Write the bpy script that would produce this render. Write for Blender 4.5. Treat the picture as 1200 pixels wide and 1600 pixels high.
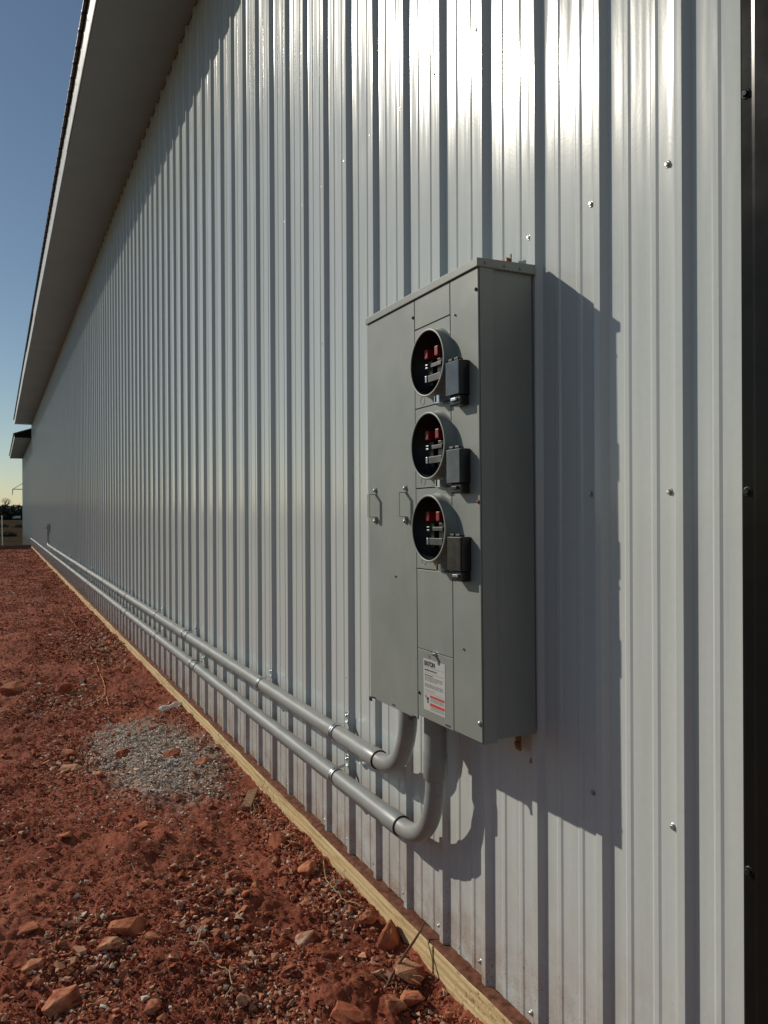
import bpy, bmesh, math, random
import numpy as np
from mathutils import Vector, Matrix

for o in list(bpy.data.objects):
    bpy.data.objects.remove(o, do_unlink=True)
SC = bpy.context.scene
COL = SC.collection
rad = math.radians

# ------------------------------------------------------------------ camera
# wall sheeting lies in the plane x = 0 and runs along +y; z = 0 is the top of the skirt board
TH, ROLL, PITCH = rad(26.9), rad(0.27), rad(-0.10)
fw = Vector((math.sin(TH) * math.cos(PITCH), math.cos(TH) * math.cos(PITCH), math.sin(PITCH)))
r0 = Vector((math.cos(TH), -math.sin(TH), 0))
u0 = r0.cross(fw)
rt = r0 * math.cos(ROLL) - u0 * math.sin(ROLL)
up = r0 * math.sin(ROLL) + u0 * math.cos(ROLL)
cd = bpy.data.cameras.new('camera')
cam = bpy.data.objects.new('camera', cd)
COL.objects.link(cam)
cam.matrix_world = Matrix(((rt.x, up.x, -fw.x, -1.18), (rt.y, up.y, -fw.y, 0.0),
                           (rt.z, up.z, -fw.z, 1.283), (0, 0, 0, 1)))
cd.sensor_fit = 'VERTICAL'
cd.sensor_height = 36.0
cd.lens = 1190 / 1600 * 36.0
cd.clip_start, cd.clip_end = 0.02, 6000
SC.camera = cam

# ------------------------------------------------------------------ sky, sun, exposure
SUN_FROM = Vector((-1.0, 1.39, 1.01)).normalized()
elev = math.asin(SUN_FROM.z)
azim = math.atan2(SUN_FROM.x, SUN_FROM.y)
W = bpy.data.worlds.new('World')
SC.world = W
W.use_nodes = True
nt = W.node_tree
sky = nt.nodes.new('ShaderNodeTexSky')
sky.sky_type = 'NISHITA'
sky.sun_disc = False
sky.sun_elevation = elev
sky.sun_rotation = azim
sky.altitude = 250
sky.air_density = 1.0
sky.dust_density = 0.25
sky.ozone_density = 1.0
bg = nt.nodes['Background']
bg.inputs['Strength'].default_value = 0.06
tint = nt.nodes.new('ShaderNodeMixRGB'); tint.blend_type = 'MULTIPLY'
tint.inputs[0].default_value = 1.0; tint.inputs[2].default_value = (0.955, 1.0, 1.0, 1)
nt.links.new(sky.outputs[0], tint.inputs[1])
nt.links.new(tint.outputs[0], bg.inputs[0])
sl = bpy.data.lights.new('sun', 'SUN')
sl.energy = 3.2
sl.angle = rad(0.53)
sl.color = (1.0, 0.925, 0.79)
so = bpy.data.objects.new('sun', sl)
COL.objects.link(so)
so.rotation_euler = (-SUN_FROM).to_track_quat('-Z', 'Y').to_euler()
so.location = (-20, 28, 20)
SC.view_settings.view_transform = 'Standard'
SC.view_settings.look = 'None'
SC.view_settings.exposure = 0.0
SC.view_settings.gamma = 1.0
SC.view_settings.use_curve_mapping = False
SC.render.engine = 'CYCLES'

# ------------------------------------------------------------------ helpers
def tag(o, label=None, cat=None, group=None, kind=None):
    if label: o['label'] = label
    if cat: o['category'] = cat
    if group: o['group'] = group
    if kind: o['kind'] = kind
    return o

def empty(name, loc=(0, 0, 0)):
    o = bpy.data.objects.new(name, None)
    COL.objects.link(o)
    o.location = loc
    o.empty_display_size = 0.1
    return o

def link(name, me, parent=None, loc=None):
    o = bpy.data.objects.new(name, me)
    COL.objects.link(o)
    if loc is not None: o.location = loc
    if parent: o.parent = parent
    return o

class MB:
    """collects vertices and faces of one mesh"""
    def __init__(s): s.v, s.f, s.sm = [], [], []
    def add(s, vs, fs, smooth=False):
        b = len(s.v); s.v += [tuple(v) for v in vs]
        s.f += [tuple(i + b for i in f) for f in fs]; s.sm += [smooth] * len(fs)
        return s
    def box(s, x0, x1, y0, y1, z0, z1):
        vs = [(x, y, z) for x in (x0, x1) for y in (y0, y1) for z in (z0, z1)]
        return s.add(vs, [(0, 1, 3, 2), (4, 6, 7, 5), (0, 4, 5, 1), (2, 3, 7, 6), (0, 2, 6, 4), (1, 5, 7, 3)])
    def tube(s, pts, r, seg=20, caps=True, up=(0, 0, 1)):
        pts = [Vector(p) for p in pts]; n = len(pts)
        rs = r if isinstance(r, (list, tuple)) else [r] * n
        vs = []; prev = None
        for i, p in enumerate(pts):
            t = (pts[min(i + 1, n - 1)] - pts[max(i - 1, 0)])
            if t.length < 1e-9: t = prev[2]
            t = t.normalized()
            if prev is None:
                a = Vector(up) if abs(t.dot(Vector(up))) < 0.95 else Vector((1, 0, 0))
                e1 = (a - t * a.dot(t)).normalized()
            else:
                e1 = (prev[0] - t * prev[0].dot(t)).normalized()
            e2 = t.cross(e1); prev = (e1, e2, t)
            for k in range(seg):
                an = 2 * math.pi * k / seg
                vs.append(p + (e1 * math.cos(an) + e2 * math.sin(an)) * rs[i])
        fs = [(i * seg + k, i * seg + (k + 1) % seg, (i + 1) * seg + (k + 1) % seg, (i + 1) * seg + k)
              for i in range(n - 1) for k in range(seg)]
        s.add(vs, fs, True)
        if caps:
            s.add(vs[:seg], [tuple(range(seg - 1, -1, -1))]); s.add(vs[-seg:], [tuple(range(seg))])
        return s
    def lathe_x(s, prof, cy, cz, seg=48, smooth=True):
        """profile of (x, r) turned round the axis (y, z) = (cy, cz)"""
        vs = [(x, cy + r * math.cos(2 * math.pi * k / seg), cz + r * math.sin(2 * math.pi * k / seg))
              for x, r in prof for k in range(seg)]
        fs = [(i * seg + k, i * seg + (k + 1) % seg, (i + 1) * seg + (k + 1) % seg, (i + 1) * seg + k)
              for i in range(len(prof) - 1) for k in range(seg)]
        return s.add(vs, fs, smooth)
    def extrude(s, prof, z0, z1):
        """open sheet: profile of (x, y) pulled from z0 to z1"""
        n = len(prof)
        vs = [(x, y, z0) for x, y in prof] + [(x, y, z1) for x, y in prof]
        return s.add(vs, [(i, i + 1, n + i + 1, n + i) for i in range(n - 1)])
    def mesh(s, name, mat, bevel=None):
        me = bpy.data.meshes.new(name)
        me.from_pydata(s.v, [], s.f); me.update()
        me.polygons.foreach_set('use_smooth', s.sm)
        bm = bmesh.new(); bm.from_mesh(me)
        bmesh.ops.recalc_face_normals(bm, faces=bm.faces)
        bm.to_mesh(me); bm.free()
        if mat: me.materials.append(mat)
        return me
    def build(s, name, mat, parent=None, bevel=None, loc=None):
        o = link(name, s.mesh(name, mat), parent, loc)
        if bevel:
            m = o.modifiers.new('bevel', 'BEVEL'); m.width = bevel; m.segments = 2
            m.limit_method = 'ANGLE'; m.angle_limit = rad(40)
        return o

def copy_tree(o, parent=None):
    c = o.copy(); COL.objects.link(c); c.parent = parent
    for ch in list(o.children): copy_tree(ch, c)
    return c

# value noise in numpy, used for the terrain and for rocks
_rng = np.random.default_rng(7)
_T = _rng.random((256, 256))
def vn(x, y):
    xi = np.floor(x).astype(int); yi = np.floor(y).astype(int)
    fx = x - xi; fy = y - yi
    fx = fx * fx * (3 - 2 * fx); fy = fy * fy * (3 - 2 * fy)
    a = _T[xi % 256, yi % 256]; b = _T[(xi + 1) % 256, yi % 256]
    c = _T[xi % 256, (yi + 1) % 256]; d = _T[(xi + 1) % 256, (yi + 1) % 256]
    return (a * (1 - fx) + b * fx) * (1 - fy) + (c * (1 - fx) + d * fx) * fy - 0.5

# ------------------------------------------------------------------ materials
GX, GY, GZ = -0.40, 4.42, 0.022            # centre and height of the gravel heap
class N:
    def __init__(s, name):
        s.m = bpy.data.materials.new(name); s.m.use_nodes = True
        s.t = s.m.node_tree; s.b = s.t.nodes['Principled BSDF']
    def n(s, typ, **k):
        q = s.t.nodes.new('ShaderNode' + typ)
        for a, v in k.items():
            if a.startswith('i_'):
                key = a[2:].replace('_', ' ')
                q.inputs[int(key) if key.isdigit() else key].default_value = v
            else: setattr(q, a, v)
        return q
    def l(s, a, b): s.t.links.new(a, b)
    def coord(s, scale=(1, 1, 1), kind='Object'):
        if kind == 'World':
            src = s.n('NewGeometry').outputs['Position']
        else:
            src = s.n('TexCoord').outputs[kind]
        mp = s.n('Mapping'); mp.inputs['Scale'].default_value = scale
        s.l(src, mp.inputs['Vector']); return mp.outputs[0]
    def noise(s, vec, scale, detail=4, rough=0.55):
        q = s.n('TexNoise'); q.inputs['Scale'].default_value = scale
        q.inputs['Detail'].default_value = detail; q.inputs['Roughness'].default_value = rough
        if vec is not None: s.l(vec, q.inputs['Vector'])
        return q.outputs[0]
    def ramp(s, fac, stops):
        q = s.n('ValToRGB'); e = q.color_ramp.elements
        while len(e) < len(stops): e.new(0.5)
        for i, (p, c) in enumerate(stops):
            e[i].position = p
            e[i].color = tuple(c) + (1,) if len(c) == 3 else c
        s.l(fac, q.inputs[0]); return q.outputs[0]
    def ramp_range(s, v, a, b, c, d):
        q = s.n('MapRange', i_1=a, i_2=b, i_3=c, i_4=d); s.l(v, q.inputs[0]); return q.outputs[0]
    def mix(s, fac, a, b, mode='MIX'):
        q = s.n('MixRGB', blend_type=mode)
        for i, v in ((0, fac), (1, a), (2, b)):
            if hasattr(v, 'links'): s.l(v, q.inputs[i])
            else: q.inputs[i].default_value = v if i == 0 else tuple(v) + (1,) if len(v) == 3 else v
        return q.outputs[0]
    def bump(s, h, strength=0.3, dist=0.01, normal=None):
        q = s.n('Bump'); q.inputs['Strength'].default_value = strength; q.inputs['Distance'].default_value = dist
        s.l(h, q.inputs['Height'])
        if normal is not None: s.l(normal, q.inputs['Normal'])
        return q.outputs[0]
    def set(s, **k):
        for a, v in k.items():
            i = s.b.inputs[a.replace('_', ' ')]
            if hasattr(v, 'links'): s.l(v, i)
            else: i.default_value = tuple(v) + (1,) if isinstance(v, tuple) and len(v) == 3 and i.type == 'RGBA' else v
        return s

def simple(name, col, rough=0.5, metal=0.0, var=0.06, scale=30, bump=0.0, spec=0.5):
    q = N(name); v = q.coord()
    n = q.noise(v, scale, 5)
    c = q.ramp(n, [(0.3, tuple(x * (1 - var) for x in col)), (0.7, tuple(min(1, x * (1 + var)) for x in col))])
    q.set(Base_Color=c, Metallic=metal)
    rn = q.noise(v, scale * 0.4, 3)
    q.set(Roughness=q.ramp(rn, [(0.3, (rough * 0.85,) * 3), (0.7, (min(1, rough * 1.15),) * 3)]))
    q.b.inputs['Specular IOR Level'].default_value = spec
    if bump: q.set(Normal=q.bump(n, bump, 0.002))
    return q.m

def make_wall_paint():
    q = N('painted_wall_sheet')
    w = q.coord((1, 1, 1), 'World')
    fine = q.noise(w, 60, 4)
    base = q.ramp(fine, [(0.3, (0.535, 0.568, 0.556)), (0.7, (0.56, 0.593, 0.581))])
    # red mud spattered along the foot of the wall and thin run marks
    sep = q.n('SeparateXYZ'); q.l(q.n('NewGeometry').outputs['Position'], sep.inputs[0])
    foot = q.n('MapRange', i_1=0.02, i_2=0.75, i_3=1.0, i_4=0.0); q.l(sep.outputs[2], foot.inputs[0])
    spk = q.noise(w, 170, 3, 0.6)
    thr = q.n('MapRange', i_1=0.0, i_2=1.0, i_3=0.78, i_4=0.60); q.l(foot.outputs[0], thr.inputs[0])
    gt = q.n('Math', operation='SUBTRACT'); q.l(spk, gt.inputs[0]); q.l(thr.outputs[0], gt.inputs[1])
    g2 = q.n('Math', operation='MULTIPLY', use_clamp=True); q.l(gt.outputs[0], g2.inputs[0]); g2.inputs[1].default_value = 14
    film = q.noise(w, 9, 5, 0.65)
    fm = q.n('Math', operation='MULTIPLY', use_clamp=True); q.l(q.ramp(film, [(0.33, (0, 0, 0)), (0.68, (1, 1, 1))]), fm.inputs[0])
    p4 = q.n('Math', operation='POWER'); q.l(foot.outputs[0], p4.inputs[0]); p4.inputs[1].default_value = 3
    q.l(p4.outputs[0], fm.inputs[1])
    c1 = q.mix(fm.outputs[0], base, (0.36, 0.25, 0.19))
    mul = q.n('Math', operation='MULTIPLY'); q.l(g2.outputs[0], mul.inputs[0]); q.l(foot.outputs[0], mul.inputs[1])
    c2 = q.mix(mul.outputs[0], c1, (0.22, 0.09, 0.05))
    streak = q.noise(q.coord((1, 34, 0.5), 'World'), 1.0, 4, 0.6)
    c3 = q.mix(0.25, c2, q.ramp(streak, [(0.35, (0.82, 0.82, 0.81)), (0.65, (1, 1, 1))]), 'MULTIPLY')
    q.set(Base_Color=c3)
    # gently oil-canned sheet: long soft waves, plus a faint orange-peel
    h1 = q.noise(q.coord((1, 13.0, 1.0), 'World'), 1.0, 2, 0.5)
    h2 = q.noise(q.coord((1, 1.0, 1.0), 'World'), 140, 2, 0.5)
    b1 = q.bump(h1, 1.0, 0.0042)
    q.set(Normal=q.bump(h2, 0.05, 0.0012, b1))
    rn = q.noise(w, 3, 4)
    q.set(Roughness=q.ramp(rn, [(0.3, (0.15,) * 3), (0.7, (0.19,) * 3)]))
    q.b.inputs['Specular IOR Level'].default_value = 0.5
    return q.m

def make_dirt():
    q = N('red_clay_dirt'); w = q.coord((1, 1, 1), 'World')
    big = q.noise(w, 1.3, 6, 0.6); mid = q.noise(w, 11, 8, 0.65); fin = q.noise(w, 60, 8, 0.75)
    c = q.ramp(big, [(0.3, (0.20, 0.052, 0.030)), (0.5, (0.27, 0.076, 0.043)), (0.72, (0.35, 0.12, 0.069))])
    c = q.mix(0.8, c, q.ramp(mid, [(0.3, (0.6, 0.54, 0.52)), (0.55, (1, 1, 1))]), 'MULTIPLY')
    c = q.mix(q.ramp(fin, [(0.5, (0, 0, 0)), (0.72, (0.65, 0.65, 0.65))]), c, (0.45, 0.17, 0.095))
    spk = q.noise(w, 230, 4, 0.7)
    c = q.mix(q.ramp(spk, [(0.58, (0, 0, 0)), (0.68, (0.75, 0.75, 0.75))]), c, (0.52, 0.25, 0.155))
    c = q.mix(q.ramp(spk, [(0.32, (0.7, 0.7, 0.7)), (0.42, (0, 0, 0))]), c, (0.10, 0.03, 0.017))
    damp = q.noise(w, 2.3, 5, 0.6)
    c = q.mix(0.85, c, q.ramp(damp, [(0.34, (0.64, 0.58, 0.58)), (0.52, (1, 1, 1))]), 'MULTIPLY')
    # pale stone dust worked into the soil where the gravel was spilled
    gp = q.n('Mapping', vector_type='TEXTURE'); gp.inputs['Location'].default_value = (GX, GY, -0.08); gp.inputs['Scale'].default_value = (0.36, 0.86, 1.0)
    q.l(q.n('NewGeometry').outputs['Position'], gp.inputs['Vector'])
    gl = q.n('VectorMath', operation='LENGTH'); q.l(gp.outputs[0], gl.inputs[0])
    gn = q.n('Math', operation='MULTIPLY_ADD'); q.l(q.noise(w, 12, 5, 0.7), gn.inputs[0]); gn.inputs[1].default_value = 0.9; q.l(gl.outputs['Value'], gn.inputs[2])
    c = q.mix(q.ramp_range(gn.outputs[0], 1.0, 1.5, 0.8, 0.0), c, (0.42, 0.35, 0.28))
    # past the strip, out of view: dull colour added to cut red bounce light
    sep = q.n('SeparateXYZ'); q.l(q.n('NewGeometry').outputs['Position'], sep.inputs[0])
    mr = q.n('MapRange', i_1=-1.9, i_2=-3.2, i_3=0.0, i_4=1.0); q.l(sep.outputs[0], mr.inputs[0])
    c = q.mix(mr.outputs[0], c, (0.10, 0.092, 0.055))
    q.set(Base_Color=c, Roughness=0.97)
    q.b.inputs['Specular IOR Level'].default_value = 0.15
    vor = q.n('TexVoronoi', feature='F1'); vor.inputs['Scale'].default_value = 75; q.l(w, vor.inputs['Vector'])
    b = q.bump(mid, 0.4, 0.02)
    b = q.bump(vor.outputs['Distance'], 0.4, 0.005, b)
    b = q.bump(fin, 0.7, 0.008, b)
    q.set(Normal=b)
    return q.m

def make_stone(name, stops, use_attr=False, scale=14):
    q = N(name); v = q.coord()
    if use_attr:
        a = q.n('Attribute', attribute_name='Col'); base = a.outputs['Color']
        w = q.coord((1, 1, 1), 'World'); n = q.noise(w, 120, 5)
        nv = q.noise(w, 220, 3)
    else:
        oi = q.n('ObjectInfo'); base = q.ramp(oi.outputs['Random'], stops)
        ad = q.n('VectorMath', operation='ADD'); q.l(v, ad.inputs[0])
        ml = q.n('VectorMath', operation='SCALE'); q.l(oi.outputs['Location'], ml.inputs[0]); ml.inputs['Scale'].default_value = 17.0
        q.l(ml.outputs[0], ad.inputs[1])
        n = q.noise(ad.outputs[0], scale * 0.16, 7, 0.65); nv = q.noise(ad.outputs[0], scale * 0.5, 6, 0.7)
        red = q.ramp(n, [(0.42, (0.29, 0.078, 0.040)), (0.47, (0.36, 0.11, 0.057))])
        base = q.mix(q.ramp(n, [(0.42, (1, 1, 1)), (0.58, (0, 0, 0))]), base, red)
    c = q.mix(0.8, base, q.ramp(nv, [(0.28, (0.66, 0.62, 0.6)), (0.55, (1, 1, 1))]), 'MULTIPLY')
    q.set(Base_Color=c, Roughness=0.93)
    q.b.inputs['Specular IOR Level'].default_value = 0.2
    q.set(Normal=q.bump(nv, 0.6, 0.004 if not use_attr else 0.001))
    return q.m

def make_wood():
    q = N('treated_pine'); 
    w = q.coord((9, 0.55, 9), 'World')
    g = q.noise(w, 7, 7, 0.6)
    c = q.ramp(g, [(0.32, (0.44, 0.30, 0.14)), (0.47, (0.66, 0.50, 0.265)), (0.64, (0.74, 0.60, 0.35))])
    wv = q.n('TexWave', wave_type='BANDS', bands_direction='Z'); wv.inputs['Scale'].default_value = 14
    wv.inputs['Distortion'].default_value = 5; wv.inputs['Detail'].default_value = 3; wv.inputs['Detail Scale'].default_value = 1.5
    q.l(q.coord((1, 0.08, 1), 'World'), wv.inputs['Vector'])
    c = q.mix(0.55, c, q.ramp(wv.outputs[0], [(0.2, (0.72, 0.62, 0.5)), (0.6, (1, 1, 1))]), 'MULTIPLY')
    w2 = q.coord((1, 1, 1), 'World')
    big = q.noise(w2, 1.1, 4, 0.6); sp = q.noise(q.coord((1, 0.8, 1), 'World'), 48, 8, 0.85)
    m = q.mix(1.0, q.ramp(sp, [(0.52, (0, 0, 0)), (0.60, (1, 1, 1))]), q.ramp(big, [(0.47, (0, 0, 0)), (0.58, (1, 1, 1))]), 'MULTIPLY')
    c = q.mix(m, c, (0.10, 0.055, 0.03))
    hole = q.noise(w2, 2.1, 2); 
    sp2 = q.noise(w2, 130, 3, 0.6)
    c = q.mix(q.ramp(sp2, [(0.64, (0, 0, 0)), (0.7, (0.8, 0.8, 0.8))]), c, (0.16, 0.065, 0.035))
    q.set(Base_Color=c, Roughness=0.8)
    q.b.inputs['Specular IOR Level'].default_value = 0.25
    q.set(Normal=q.bump(g, 0.35, 0.002))
    return q.m

def make_field():
    q = N('dry_grass_field'); w = q.coord((1, 1, 1), 'World')
    a = q.noise(w, 0.05, 8, 0.65); b = q.noise(w, 1.4, 6, 0.7)
    c = q.ramp(a, [(0.3, (0.045, 0.035, 0.023)), (0.5, (0.075, 0.055, 0.035)), (0.7, (0.07, 0.042, 0.028))])
    c = q.mix(0.7, c, q.ramp(b, [(0.3, (0.5, 0.5, 0.45)), (0.65, (1, 1, 1))]), 'MULTIPLY')
    q.set(Base_Color=c, Roughness=1.0, Normal=q.bump(b, 0.8, 0.15))
    q.b.inputs['Specular IOR Level'].default_value = 0.0
    return q.m

def make_enclosure_paint():
    q = N('grey_enclosure_paint'); w = q.coord((1, 1, 1), 'World')
    n = q.noise(w, 5, 5, 0.6); f = q.noise(w, 220, 2)
    c = q.ramp(n, [(0.3, (0.228, 0.248, 0.226)), (0.7, (0.255, 0.276, 0.252))])
    d = q.noise(q.coord((1, 1, 0.25), 'World'), 22, 6, 0.7)
    c = q.mix(q.ramp(d, [(0.54, (0, 0, 0)), (0.74, (0.4, 0.4, 0.4))]), c, (0.33, 0.335, 0.30))
    q.set(Base_Color=c, Roughness=q.ramp(n, [(0.3, (0.38,) * 3), (0.7, (0.47,) * 3)]))
    b = q.bump(q.noise(w, 4.0, 2), 0.8, 0.006)
    q.set(Normal=q.bump(f, 0.05, 0.0008, b))
    return q.m

def make_pvc():
    q = N('grey_pvc'); w = q.coord((1, 1, 1), 'World')
    n = q.noise(q.coord((1, 0.15, 1), 'World'), 40, 5, 0.65)
    c = q.ramp(n, [(0.3, (0.245, 0.26, 0.255)), (0.7, (0.29, 0.302, 0.292))])
    d = q.noise(w, 12, 6, 0.7)
    c = q.mix(q.ramp(d, [(0.52, (0, 0, 0)), (0.75, (0.5, 0.5, 0.5))]), c, (0.35, 0.27, 0.21))
    sc_ = q.noise(q.coord((1, 0.12, 1), 'World'), 95, 6, 0.8)
    c = q.mix(q.ramp(sc_, [(0.56, (0, 0, 0)), (0.68, (0.6, 0.6, 0.6))]), c, (0.44, 0.45, 0.44))
    q.set(Base_Color=c, Roughness=q.ramp(n, [(0.3, (0.34,) * 3), (0.7, (0.48,) * 3)]))
    q.set(Normal=q.bump(n, 0.06, 0.001))
    return q.m

M = {}
M['wall'] = make_wall_paint()
M['dirt'] = make_dirt()
M['wood'] = make_wood()
M['field'] = make_field()
M['grey'] = make_enclosure_paint()
M['pvc'] = make_pvc()
M['pebble'] = make_stone('loose_pebble', None, True)
M['rock'] = make_stone('clay_crusted_rock', [(0.0, (0.38, 0.12, 0.06)), (0.35, (0.46, 0.17, 0.085)), (0.7, (0.52, 0.24, 0.13)), (0.93, (0.54, 0.32, 0.20)), (1.0, (0.55, 0.46, 0.37))])
M['mud'] = simple('dried_mud', (0.15, 0.062, 0.037), 0.95, var=0.5, scale=45, bump=0.5, spec=0.15)
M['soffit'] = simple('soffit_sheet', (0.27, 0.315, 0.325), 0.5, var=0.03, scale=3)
M['fascia'] = simple('white_fascia', (0.72, 0.72, 0.70), 0.35, var=0.03)
M['roof'] = simple('dark_brown_roof_sheet', (0.055, 0.036, 0.031), 0.42, var=0.1)
M['black_trim'] = simple('black_trim_sheet', (0.010, 0.0095, 0.009), 0.2, var=0.1, spec=0.1)
M['zinc'] = simple('zinc_steel', (0.66, 0.68, 0.70), 0.28, 1.0, var=0.08)
M['dull'] = simple('dull_tinned_bar', (0.10, 0.10, 0.10), 0.5, 0.7, var=0.2)
M['screw'] = simple('screw_steel', (0.45, 0.45, 0.44), 0.45, 1.0, var=0.1)
M['rust'] = simple('rusty_steel', (0.26, 0.13, 0.06), 0.6, 0.6, var=0.3, scale=90)
M['black'] = simple('black_plastic', (0.012, 0.012, 0.013), 0.35, var=0.15)
M['socket'] = simple('socket_black', (0.01, 0.011, 0.012), 0.5, var=0.2)
M['breaker'] = simple('smoked_breaker_front', (0.075, 0.09, 0.105), 0.22, var=0.25, scale=25)
M['breaker_dark'] = simple('dark_breaker_front', (0.03, 0.027, 0.025), 0.3, var=0.4, scale=60)
M['red'] = simple('red_plastic', (0.24, 0.012, 0.018), 0.45, var=0.15)
M['paper'] = simple('label_paper', (0.46, 0.47, 0.45), 0.5, var=0.04)
M['ink'] = simple('label_ink', (0.03, 0.03, 0.03), 0.6)
M['ink_red'] = simple('label_red_ink', (0.55, 0.05, 0.04), 0.5)
M['joint_shadow'] = simple('painted_joint_shadow', (0.012, 0.012, 0.012), 0.6)
M['bare_wood'] = simple('weathered_stake_wood', (0.27, 0.145, 0.07), 0.8, var=0.3, scale=40, bump=0.4)
M['twig'] = simple('dry_twig', (0.15, 0.075, 0.04), 0.85, var=0.3, scale=60)
M['straw'] = simple('dry_straw', (0.36, 0.26, 0.15), 0.8, var=0.25, scale=60)
M['string'] = simple('orange_mason_line', (0.5, 0.2, 0.06), 0.7, var=0.2)
M['white_paint'] = simple('white_paint', (0.75, 0.74, 0.70), 0.5)
M['old_board'] = simple('brown_board', (0.12, 0.075, 0.05), 0.85, var=0.25, scale=8, bump=0.3)
M['pole'] = simple('pole_wood', (0.13, 0.10, 0.075), 0.85, var=0.25)
M['leaf'] = simple('winter_foliage', (0.05, 0.055, 0.038), 0.85, var=0.45, scale=0.7)
M['shrub'] = simple('field_shrub', (0.085, 0.07, 0.045), 0.85, var=0.4, scale=2)
M['bark'] = simple('grey_bark', (0.13, 0.11, 0.09), 0.9, var=0.2)
M['tyre'] = simple('tyre_rubber', (0.02, 0.02, 0.02), 0.8)
M['glass'] = simple('dark_glass', (0.02, 0.025, 0.03), 0.08)
q = N('clear_plastic'); q.set(Base_Color=(0.9, 0.92, 0.93), Roughness=0.16, IOR=1.35)
q.b.inputs['Transmission Weight'].default_value = 0.55
q.set(Normal=q.bump(q.noise(q.coord(), 60, 3), 0.3, 0.004)); M['bottle'] = q.m

# ------------------------------------------------------------------ ground
def gravel_mask(x, y):
    e = np.sqrt(((x - GX + (y - GY) * 0.12) / 0.30) ** 2 + ((y - GY) / 0.78) ** 2)
    return np.clip(1.25 - e + 0.5 * vn(x * 9 + 3, y * 9) + 0.25 * vn(x * 23, y * 23), 0, 1)

def gh(x, y):
    x = np.asarray(x, float); y = np.asarray(y, float)
    h = -0.104 + 0.034 * np.exp(-((x + 0.04) / 0.12) ** 2)
    fade = np.clip(1.6 / (1 + np.abs(x + 0.9) * 0.3), 0, 1)
    h = h + fade * (0.075 * vn(x * 0.9 + 11, y * 0.6) * np.clip((-x - 0.02) / 0.5, 0.12, 1)
                    + 0.058 * vn(x * 4.2 + 3, y * 3.4 + 8) * np.clip((-x) / 0.25, 0.2, 1)
                    + 0.026 * vn(x * 11, y * 9.5 + 40) + 0.016 * vn(x * 31 + 5, y * 27)
                    + 0.011 * vn(x * 70, y * 61 + 9) + 0.0055 * vn(x * 160, y * 140))
    h = h + GZ * gravel_mask(x, y)
    dent = np.exp(-(((x + 0.14) / 0.14) ** 2 + ((y - 1.9) / 0.28) ** 2))
    h = h - 0.035 * dent
    far = np.clip((y - 31.0) / 1.0, 0, 1)
    h = h - 0.02 * far
    return h

def axis(*segs):
    a = [np.linspace(s, e, n, endpoint=False) for s, e, n in segs]
    return np.concatenate(a + [np.array([segs[-1][1]])])
xs = np.concatenate([-np.geomspace(60, 2.62, 26), axis((-2.6, -1.45, 90), (-1.45, -0.012, 280), (-0.012, 0.5, 4), (0.5, 30, 12))])
ys = np.concatenate([axis((-40, -2, 14), (-2, 0.9, 40)), np.geomspace(0.92, 31.9, 880)])
XX, YY = np.meshgrid(xs, ys, indexing='ij')
ZZ = gh(XX, YY)
nx, ny = len(xs), len(ys)
V = np.stack([XX, YY, ZZ], -1).reshape(-1, 3)
I = np.arange(nx * ny).reshape(nx, ny)
F = np.stack([I[:-1, :-1], I[1:, :-1], I[1:, 1:], I[:-1, 1:]], -1).reshape(-1, 4)

def np_mesh(name, V, F, mat, smooth=False):
    me = bpy.data.meshes.new(name); k = F.shape[1]
    me.vertices.add(len(V)); me.vertices.foreach_set('co', np.ascontiguousarray(V, np.float32).ravel())
    me.loops.add(F.size); me.loops.foreach_set('vertex_index', F.astype(np.int32).ravel())
    me.polygons.add(len(F)); me.polygons.foreach_set('loop_start', np.arange(0, F.size, k, dtype=np.int32))
    me.polygons.foreach_set('use_smooth', np.full(len(F), smooth))
    me.update(calc_edges=True); me.validate()
    if mat: me.materials.append(mat)
    return me

ground = tag(link('ground', np_mesh('ground', V, F, M['dirt'], True)), 'red clay dirt yard strewn with stones along the metal wall', 'ground', kind='structure')

# lower field beyond the yard, out to the horizon
fx = np.concatenate([-np.geomspace(3000, 20, 22), np.linspace(-18, 18, 19), np.geomspace(20, 3000, 22)])
fy = np.concatenate([np.linspace(-60, 30, 10), np.geomspace(31.95, 4000, 60)])
AX, AY = np.meshgrid(fx, fy, indexing='ij')
AZ = np.where(AY > 31.9, -0.65 + 0.3 * vn(AX * 0.05, AY * 0.05) * np.clip((AY - 40) / 60, 0, 1), -0.9)
AZ = np.where((AY < 31.9), -0.9, AZ)
J = np.arange(AX.size).reshape(AX.shape)
tag(link('field', np_mesh('field', np.stack([AX, AY, AZ], -1).reshape(-1, 3),
    np.stack([J[:-1, :-1], J[1:, :-1], J[1:, 1:], J[:-1, 1:]], -1).reshape(-1, 4), M['field'], True)),
    'dry brown grass field below the far end of the yard', 'field', kind='structure')

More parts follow.
